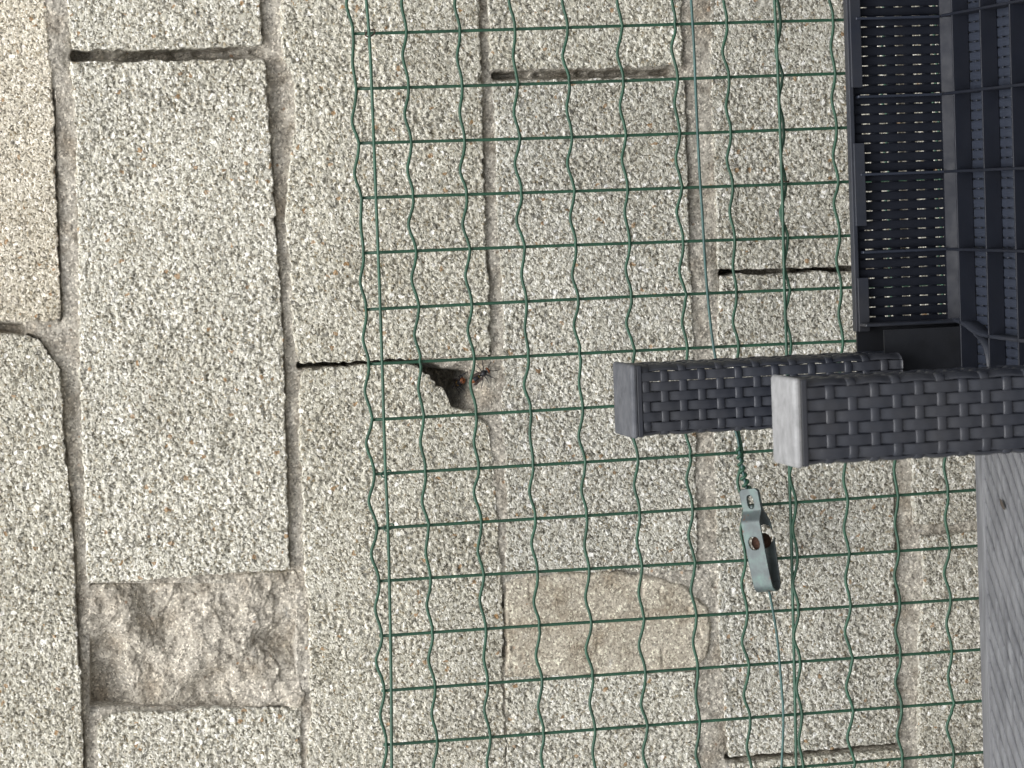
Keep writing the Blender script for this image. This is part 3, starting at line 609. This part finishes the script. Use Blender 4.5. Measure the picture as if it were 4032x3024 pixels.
# ------------------------------------------------------------------ slatted-grain table
nt2 = N('grey_grained_plastic')
cc_ = math.cos(math.atan2(-0.84, -0.55)); 
mp = nt2.n('ShaderNodeMapping'); nt2.put(mp.inputs['Vector'], nt2.co); mp.inputs['Rotation'].default_value = (0, 0, -math.atan2(-0.667, -0.745)); mp.inputs['Scale'].default_value = (18, 160, 60)
gcol = nt2.ramp(nt2.noise(1.0, 5, 0.65, vec=mp.outputs[0]), [(0.3, (0.062, 0.064, 0.070)), (0.5, (0.105, 0.108, 0.116)), (0.7, (0.175, 0.18, 0.188))])
gcol = nt2.mix(nt2.ramp(nt2.noise(12, 4), [(0.35, 0.0), (0.7, 0.5)]), gcol, (0.14, 0.142, 0.15))
nt2.bump(nt2.noise(1.0, 4, 0.6, vec=mp.outputs[0]), 0.25, 0.0006); M_TABLE = nt2.fin(gcol, 0.5, 0.45)
ZT = 0.720; TY1, TY0, TX0, TX1 = -0.186, -1.05, -1.35, 0.62
TAB_ = empty('patio_table', (0.5*(TX0+TX1), 0.5*(TY0+TY1), 0)); tag(TAB_, 'grey plastic table with fine slanting wood-grain ridges, at the foot of the wall', 'table')
TI = -TAB_.location
rim = 0.022
nxy = np.array([-0.667, 0.745]); dxy = np.array([-0.745, -0.667]); PIT = 0.0136   # across and along the ridges
bx = (TX0+rim-0.004, TX1-rim+0.004, TY0+rim-0.004, TY1-rim+0.004)
cor = np.array([(x, y) for x in bx[:2] for y in bx[2:]]); qs = cor @ nxy; rid_n = np.arange(math.floor(qs.min()/PIT), math.ceil(qs.max()/PIT)+1)
lines = []
for r_ in rid_n:
    for fr, hh in ((0.0, -0.0070), (0.035, -0.0010), (0.12, 0.0010), (0.60, 0.0008), (0.90, -0.0001), (0.965, -0.0045)):
        q = (r_+fr)*PIT
        if not qs.min()+0.001 < q < qs.max()-0.001: continue
        t0, t1 = -9, 9
        for ax in (0, 1):
            a_, b_ = (bx[2*ax]-q*nxy[ax])/dxy[ax], (bx[2*ax+1]-q*nxy[ax])/dxy[ax]; t0 = max(t0, min(a_, b_)); t1 = min(t1, max(a_, b_))
        t = np.linspace(t0, max(t1, t0+1e-4), 150); L_ = q*nxy[None]+t[:, None]*dxy[None]
        wob = 0.0022*fbm(L_[:, 0], L_[:, 1], 0.02, 2, r_ % 7)
        L_ = L_+wob[:, None]*nxy
        lines.append(np.column_stack([L_, ZT-0.0006+hh+0.0006*fbm(t, t*0+r_*0.31, 0.018, 2, 2)]))
G_ = np.stack(lines); me = mesh_from('table_top', G_.reshape(-1, 3), grid_faces(*G_.shape[:2])); link('table_top', me, M_TABLE, TAB_, TI)
def box(name, x0, x1, y0, y1, z0, z1, mat, parent, inv, bev=0.003, segs=2):
    bm = bmesh.new(); bmesh.ops.create_cube(bm, size=1.0)
    bm.transform(Matrix.Translation(((x0+x1)/2, (y0+y1)/2, (z0+z1)/2)) @ Matrix.Diagonal((x1-x0, y1-y0, z1-z0, 1)))
    if bev: bmesh.ops.bevel(bm, geom=bm.edges[:], offset=bev, segments=segs, affect='EDGES', profile=0.5)
    me = bpy.data.meshes.new(name); bm.to_mesh(me); bm.free()
    return link(name, me, mat, parent, inv)
box('table_rim', TX0, TX1, TY1-rim, TY1, ZT-0.040, ZT+0.001, M_TABLE, TAB_, TI)
box('table_rim', TX0, TX1, TY0, TY0+rim, ZT-0.040, ZT+0.001, M_TABLE, TAB_, TI)
box('table_rim', TX0, TX0+rim, TY0+rim, TY1-rim, ZT-0.040, ZT+0.0005, M_TABLE, TAB_, TI)
box('table_rim', TX1-rim, TX1, TY0+rim, TY1-rim, ZT-0.040, ZT+0.0005, M_TABLE, TAB_, TI)
for x in (TX0+0.03, TX1-0.09):
    for y in (TY0+0.03, TY1-0.09): box('leg', x, x+0.06, y, y+0.06, 0.0, ZT-0.0395, M_TABLE, TAB_, TI, 0.006)
# a fallen leaf on it
lf = [(0, 0, 0), (.003, .002, .0006), (.009, .0024, .0009), (.014, 0, .0005), (.009, -.0024, .0008), (.004, -.002, .0006)]
m_ = bpy.data.meshes.new('leaf'); V_ = [(a, b, c+.0004) for a, b, c in lf]+[(a, b, c) for a, b, c in lf]
m_.from_pydata(V_, [], [list(range(6)), list(range(11, 5, -1))]+[[i, (i+1) % 6, 6+(i+1) % 6, 6+i] for i in range(6)])
dl = FW+(2016-3959)/F_PX*UP+(1512-2007)/F_PX*RT; tl = (ZT+0.002-CAM[2])/dl[2]; pl_ = CAM+dl*tl
o = link('fallen_leaf', m_, m_plain('dry_leaf', (0.05, 0.04, 0.032), 0.8), None, tuple(pl_)); o.rotation_euler = (0, 0, 0.9); tag(o, 'tiny dry brown leaf lying on the grey table', 'leaf')

# ------------------------------------------------------------------ upturned rattan-look piece
ZTOP = -0.183+ZO; ZRIM = -0.4036+ZO; ZS = -0.4948+ZO
RTB = empty('rattan_table', (-0.02, -0.46, ZT)); tag(RTB, 'dark grey woven-look plastic low table lying upside down with its legs in the air', 'table')
RI = -RTB.location
X0, X1, YB, YF = -0.350, 0.335, -0.193, -0.738
def ribbon(C, Nv, Wv, w, th, closed=False, name='strand'):
    C = np.asarray(C, float); n = len(C); k_ = 0.0009
    prof = [(-w/2, -th/2), (-w/2, th/2-k_*0.6), (-w/2+k_, th/2), (w/2-k_, th/2), (w/2, th/2-k_*0.6), (w/2, -th/2)]
    V = np.stack([C+a*Wv+b*Nv for a, b in prof], 1).reshape(-1, 3); m = len(prof)
    Fq = grid_faces(n, m, close_c=True)
    if closed:
        j = np.arange(m); j2 = (j+1) % m; Fq = np.vstack([Fq, np.stack([(n-1)*m+j, (n-1)*m+j2, j2, j], 1)])
    else:
        Fq = np.vstack([Fq, [[0, 1, 4, 5]], [[1, 2, 3, 4]], [[(n-1)*m+5, (n-1)*m+4, (n-1)*m+1, (n-1)*m]], [[(n-1)*m+4, (n-1)*m+3, (n-1)*m+2, (n-1)*m+1]]])
    return mesh_from(name, V, Fq, smooth=False)
PS, PC, AMP = 0.0084, 0.0162, 0.00055           # strand pitch, cross-band pitch, depth of the weave
def wv(x): return np.tanh(2.4*np.cos(np.pi*x))/np.tanh(2.4)

def rrect(s, w, d, r):
    """point and outward normal at perimeter distance s, starting mid back face and going round by +X, front, -X"""
    segs = [(w/2-r), (math.pi/2*r), (d-2*r), (math.pi/2*r), (w-2*r), (math.pi/2*r), (d-2*r), (math.pi/2*r), (w/2-r)]
    tot = sum(segs); s = s % tot
    k_ = 0
    while s > segs[k_] and k_ < 8: s -= segs[k_]; k_ += 1
    if k_ == 0: return (s, d/2), (0, 1)
    if k_ == 2: return (w/2, d/2-r-s), (1, 0)
    if k_ == 4: return (w/2-r-s, -d/2), (0, -1)
    if k_ == 6: return (-w/2, -d/2+r+s), (-1, 0)
    if k_ == 8: return (-w/2+r+s, d/2), (0, 1)
    cx, cy, a0 = {1: (w/2-r, d/2-r, math.pi/2), 3: (w/2-r, -d/2+r, 0), 5: (-w/2+r, -d/2+r, -math.pi/2), 7: (-w/2+r, d/2-r, -math.pi)}[k_]
    a = a0-s/r; return (cx+r*math.cos(a), cy+r*math.sin(a)), (math.cos(a), math.sin(a))

def join_meshes(parts, name):
    vs_, fs, o_ = [], [], 0
    for m in parts:
        vs_ += [tuple(v.co) for v in m.vertices]; fs += [tuple(i+o_ for i in p.vertices) for p in m.polygons]; o_ = len(vs_); 
    me = bpy.data.meshes.new(name); me.from_pydata(vs_, [], fs); return me

M_CAP_PALE = None
def m_cap(name, a, b, dirt):
    n = N(name); mp_ = n.n('ShaderNodeMapping'); n.put(mp_.inputs['Vector'], n.co); mp_.inputs['Scale'].default_value = (95, 130, 90)
    c = n.mix(n.ramp(n.noise(1.0, 5, 0.65, vec=mp_.outputs[0]), [(0.35, 0.0), (0.65, 0.8)]), a, b)
    c = n.mix(n.ramp(n.noise(70, 5, 0.7), [(0.5, 0.0), (0.72, 0.6)]), c, dirt); n.bump(n.noise(1.0, 4, 0.6, vec=mp_.outputs[0]), 0.2, 0.0004)
    return n.fin(c, 0.7, 0.35)
M_CAP_PALE = m_cap('chalky_cap', (0.27, 0.272, 0.275), (0.18, 0.182, 0.185), (0.12, 0.12, 0.122))
M_CAP_DARK = m_cap('worn_cap', (0.060, 0.064, 0.074), (0.105, 0.109, 0.12), (0.04, 0.041, 0.046))

def make_leg(cx, cy, zb, cap_mat, open_back, detailed, label=None, w=0.0625, d=0.066):
    g_ = empty('leg', (cx, cy, zb), RTB); g_.location = Vector((cx, cy, zb))+RI
    if label: g_['label'] = label
    h = ZTOP-0.0065-zb; r = 0.011
    tot = 2*(w-2*r)+2*(d-2*r)+2*math.pi*r; ns = 2*int(round(tot/PS/2)); ps = tot/ns
    nz_ = int(h/PC*6)+1; zz = np.linspace(0, h, nz_); meshes = []
    s_lo, s_hi = (0, tot)
    if open_back: s_lo, s_hi = w/2-r*0.2, tot-(w/2-r*0.2)
    for i in range(ns):
        s = (i+0.5)*ps
        if not (s_lo <= s <= s_hi): continue
        (px_, py_), (nx_, ny_) = rrect(s, w-0.006, d-0.006, r-0.003); nv = np.array([nx_, ny_, 0]); wv_ = np.array([-ny_, nx_, 0.0])
        off = (-1)**i*AMP*wv(zz/PC)
        C = np.stack([px_+off*nx_, py_+off*ny_, zz], 1)
        meshes.append(ribbon(C, nv[None], wv_[None], ps-(0.0005 if open_back else 0.0004), 0.0017))
    for k_ in range(int(h/PC)+1):
        z = h-(k_+0.35)*PC
        if z < 0.002: continue
        kk = z/PC
        n_ = ns*5; full = not open_back
        ss = np.linspace(0, tot, n_, endpoint=False) if full else np.linspace(s_lo, s_hi, n_)
        C, Nn_, Wd = [], [], []
        # bands sit over one strand and under the next
        ph_ = int(round(z/PC))
        for s in ss:
            (px_, py_), (nx_, ny_) = rrect(s, w-0.006, d-0.006, r-0.003)
            o_ = -AMP*1.1*wv(s/ps-0.5)*(1 if (ph_ % 2 == 0) else -1)+0.0002
            C.append((px_+nx_*o_, py_+ny_*o_, 0)); Nn_.append((nx_, ny_, 0)); Wd.append((0, 0, 1))
        C = np.array(C); C[:, 2] = ph_*PC
        if ph_*PC > h-0.004: continue
        meshes.append(ribbon(C, np.array(Nn_), np.array(Wd), 0.0067, 0.0017, closed=full))
    if detailed:
        for m in meshes: link('strand', m, M_PLAST, g_)
    else:
        o = link('weave', join_meshes(meshes, 'weave'), M_PLAST, g_); o['kind'] = 'stuff'
    inv = Vector((0, 0, 0))
    if open_back: box('liner', -w/2+0.006, 0.004, d/2-0.008, d/2-0.005, 0, h, M_LINER, g_, inv, 0)
    else: box('liner', -w/2+0.0052, w/2-0.0052, -d/2+0.0052, d/2-0.0052, 0, h, M_PLAST, g_, inv, 0.006, 3)
    box('foot_collar', -w/2+0.001, w/2-0.001, -d/2+0.001, d/2-0.001, h-0.003, h+0.0018, M_PLAST, g_, inv, 0.001)
    box('foot_cap', -w/2, w/2, -d/2, d/2, h+0.0012, h+0.0070, cap_mat, g_, inv, 0.0028, 3)
    return g_
make_leg(-0.3290, -0.2275, ZS+0.072, M_CAP_DARK, True, True, 'rear leg with a worn dark grey foot cap')
make_leg(-0.3165, -0.7000, ZS-0.006, M_CAP_PALE, False, True, 'front leg with a chalky pale grey foot cap', d=0.057)
make_leg(0.305, -0.2200, ZS-0.006, M_CAP_DARK, False, False)
make_leg(0.318, -0.6990, ZS-0.006, M_CAP_DARK, False, False)

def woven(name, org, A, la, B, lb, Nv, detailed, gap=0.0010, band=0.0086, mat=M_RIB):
    """strands along A, set side by side along B, crossed by bands along B"""
    g_ = empty(name, org, RTB); g_.location = Vector(org)+RI
    A, B, Nv = map(lambda v: np.array(v, float), (A, B, Nv)); ns = int(lb/PS); nb = int(la/PC); t = np.linspace(0, la, nb*6+1); meshes = []
    base = []
    for par in (1, -1):
        off = par*0.0001*wv(t/PC); base.append(ribbon(t[:, None]*A+off[:, None]*Nv, Nv[None], B[None], PS-gap, 0.0016))
    tb = np.linspace(0, lb, ns*4+1); bb = []
    for par in (1, -1):
        off = -0.0013-par*0.0001*wv(tb/PS-0.5); bb.append(ribbon(tb[:, None]*B+off[:, None]*Nv, Nv[None], A[None], band, 0.0009))
    if detailed:
        for i in range(ns): link('strand', base[i % 2], mat, g_, tuple(B*(i+0.5)*PS))
        for k_ in range(nb+1): link('cross_band', bb[k_ % 2], mat, g_, tuple(A*k_*PC))
    else:
        ms = []
        for i in range(ns):
            m = base[i % 2].copy(); m.transform(Matrix.Translation(Vector(B*(i+0.5)*PS))); ms.append(m)
        for k_ in range(nb+1):
            m = bb[k_ % 2].copy(); m.transform(Matrix.Translation(Vector(A*k_*PC))); ms.append(m)
        o = link('weave', join_meshes(ms, 'weave'), mat, g_); o['kind'] = 'stuff'
    return g_
AX0 = -0.2780
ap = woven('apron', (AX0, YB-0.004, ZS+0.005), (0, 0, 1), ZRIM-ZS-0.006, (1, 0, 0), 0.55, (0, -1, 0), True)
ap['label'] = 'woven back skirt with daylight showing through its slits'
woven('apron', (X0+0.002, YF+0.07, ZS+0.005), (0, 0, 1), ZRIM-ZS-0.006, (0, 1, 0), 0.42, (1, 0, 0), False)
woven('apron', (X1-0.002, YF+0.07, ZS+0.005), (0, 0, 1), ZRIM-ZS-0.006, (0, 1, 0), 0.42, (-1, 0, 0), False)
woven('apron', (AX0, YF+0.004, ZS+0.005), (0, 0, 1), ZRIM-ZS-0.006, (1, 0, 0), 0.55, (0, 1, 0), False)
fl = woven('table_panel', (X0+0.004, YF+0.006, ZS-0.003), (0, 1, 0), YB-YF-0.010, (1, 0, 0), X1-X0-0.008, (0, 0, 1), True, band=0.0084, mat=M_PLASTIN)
fl['label'] = 'woven underside of the table top with stiffening ribs'
# rims of the skirt, in two staggered lips
box('rim', AX0-0.004, 0.29, YB-0.010, YB-0.0005, ZRIM-0.001, ZRIM+0.0035, M_PLAST, RTB, RI, 0.0008)
for a, b in ((AX0-0.004, -0.235), (-0.190, -0.118), (-0.070, 0.02), (0.06, 0.14)): box('rim_lip', a, b, YB-0.0125, YB-0.0102, ZRIM-0.0085, ZRIM+0.0015, M_PLAST, RTB, RI, 0.0006)
box('rim', X0-0.003, X0+0.006, YF+0.07, YB-0.075, ZRIM-0.001, ZRIM+0.003, M_PLAST, RTB, RI, 0.0008)
box('rim', X1-0.006, X1+0.003, YF+0.07, YB-0.075, ZRIM-0.001, ZRIM+0.003, M_PLAST, RTB, RI, 0.0008)
box('rim', AX0-0.004, 0.29, YF+0.0005, YF+0.010, ZRIM-0.001, ZRIM+0.003, M_PLAST, RTB, RI, 0.0008)
# chamfer strip where skirt meets panel
cv = [(0, YB-0.008, ZS+0.010), (0, YB-0.0095, ZS+0.010), (0, YB-0.0185, ZS+0.0012), (0, YB-0.0170, ZS-0.0005)]
bm = bmesh.new(); va = [bm.verts.new((AX0, y, z)) for _, y, z in cv]; vb = [bm.verts.new((0.29, y, z)) for _, y, z in cv]
for i in range(4): bm.faces.new((va[i], va[(i+1) % 4], vb[(i+1) % 4], vb[i]))
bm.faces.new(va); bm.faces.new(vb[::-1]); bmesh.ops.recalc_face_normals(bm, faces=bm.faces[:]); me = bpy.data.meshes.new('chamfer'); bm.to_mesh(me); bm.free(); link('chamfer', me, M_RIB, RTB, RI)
# stiffening ribs
HR = 0.0130
for i in range(8):
    x = -0.2130+0.0675*i
    if x > X1-0.03: break
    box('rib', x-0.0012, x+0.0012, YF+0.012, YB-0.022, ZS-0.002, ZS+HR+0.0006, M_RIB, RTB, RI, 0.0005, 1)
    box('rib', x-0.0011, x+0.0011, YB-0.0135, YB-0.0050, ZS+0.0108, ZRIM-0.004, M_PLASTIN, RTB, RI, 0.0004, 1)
for i in range(8):
    y = -0.2404-0.0681*i
    if y < YF+0.03: break
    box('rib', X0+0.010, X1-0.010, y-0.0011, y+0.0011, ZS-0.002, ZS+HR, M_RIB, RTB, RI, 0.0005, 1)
# socket wall round the rear leg: a curved rib that sweeps from the skirt to the panel
def wall_strip(pts, z0, z1, th, name, mat):
    P_ = smooth_path(np.array(pts, float), 40); T_ = np.gradient(P_, axis=0); nrm = np.stack([-T_[:, 1], T_[:, 0]], 1); nrm /= np.linalg.norm(nrm, axis=1)[:, None]
    V = []
    for (a, b), (c, d) in zip(P_, nrm): V += [(a-c*th/2, b-d*th/2, z0), (a-c*th/2, b-d*th/2, z1), (a+c*th/2, b+d*th/2, z1), (a+c*th/2, b+d*th/2, z0)]
    return link(name, mesh_from(name, V, np.vstack([grid_faces(40, 4, close_c=True), [[0, 1, 2, 3]], [[159, 158, 157, 156]]]), False), mat, RTB, RI)
wall_strip([(-0.2755, YB-0.011), (-0.2745, YB-0.030), (-0.2775, YB-0.055), (-0.284, YB-0.085), (-0.2860, YB-0.14), (-0.287, YB-0.30), (-0.287, YF+0.09)], ZS-0.002, ZS+HR, 0.0026, 'socket_rib', M_PLAST)
box('socket_rib', -0.2772, -0.2745, YB-0.030, YB-0.006, ZS-0.002, ZRIM+0.001, M_PLAST, RTB, RI, 0.0006, 1)
box('socket_wall', X0, -0.2770, YB-0.0045, YB-0.0015, ZS-0.002, ZRIM+0.001, M_LINER, RTB, RI, 0)
wall_strip([(-0.2850, YB-0.075), (-0.292, YB-0.092), (-0.303, YB-0.102), (-0.318, YB-0.106)], ZS-0.002, ZS+0.011, 0.0018, 'socket_rib', M_PLAST)
box('socket_wall', -0.318, -0.2800, YB-0.0400, YB-0.0370, ZS+0.006, ZRIM-0.012, M_LINER, RTB, RI, 0)
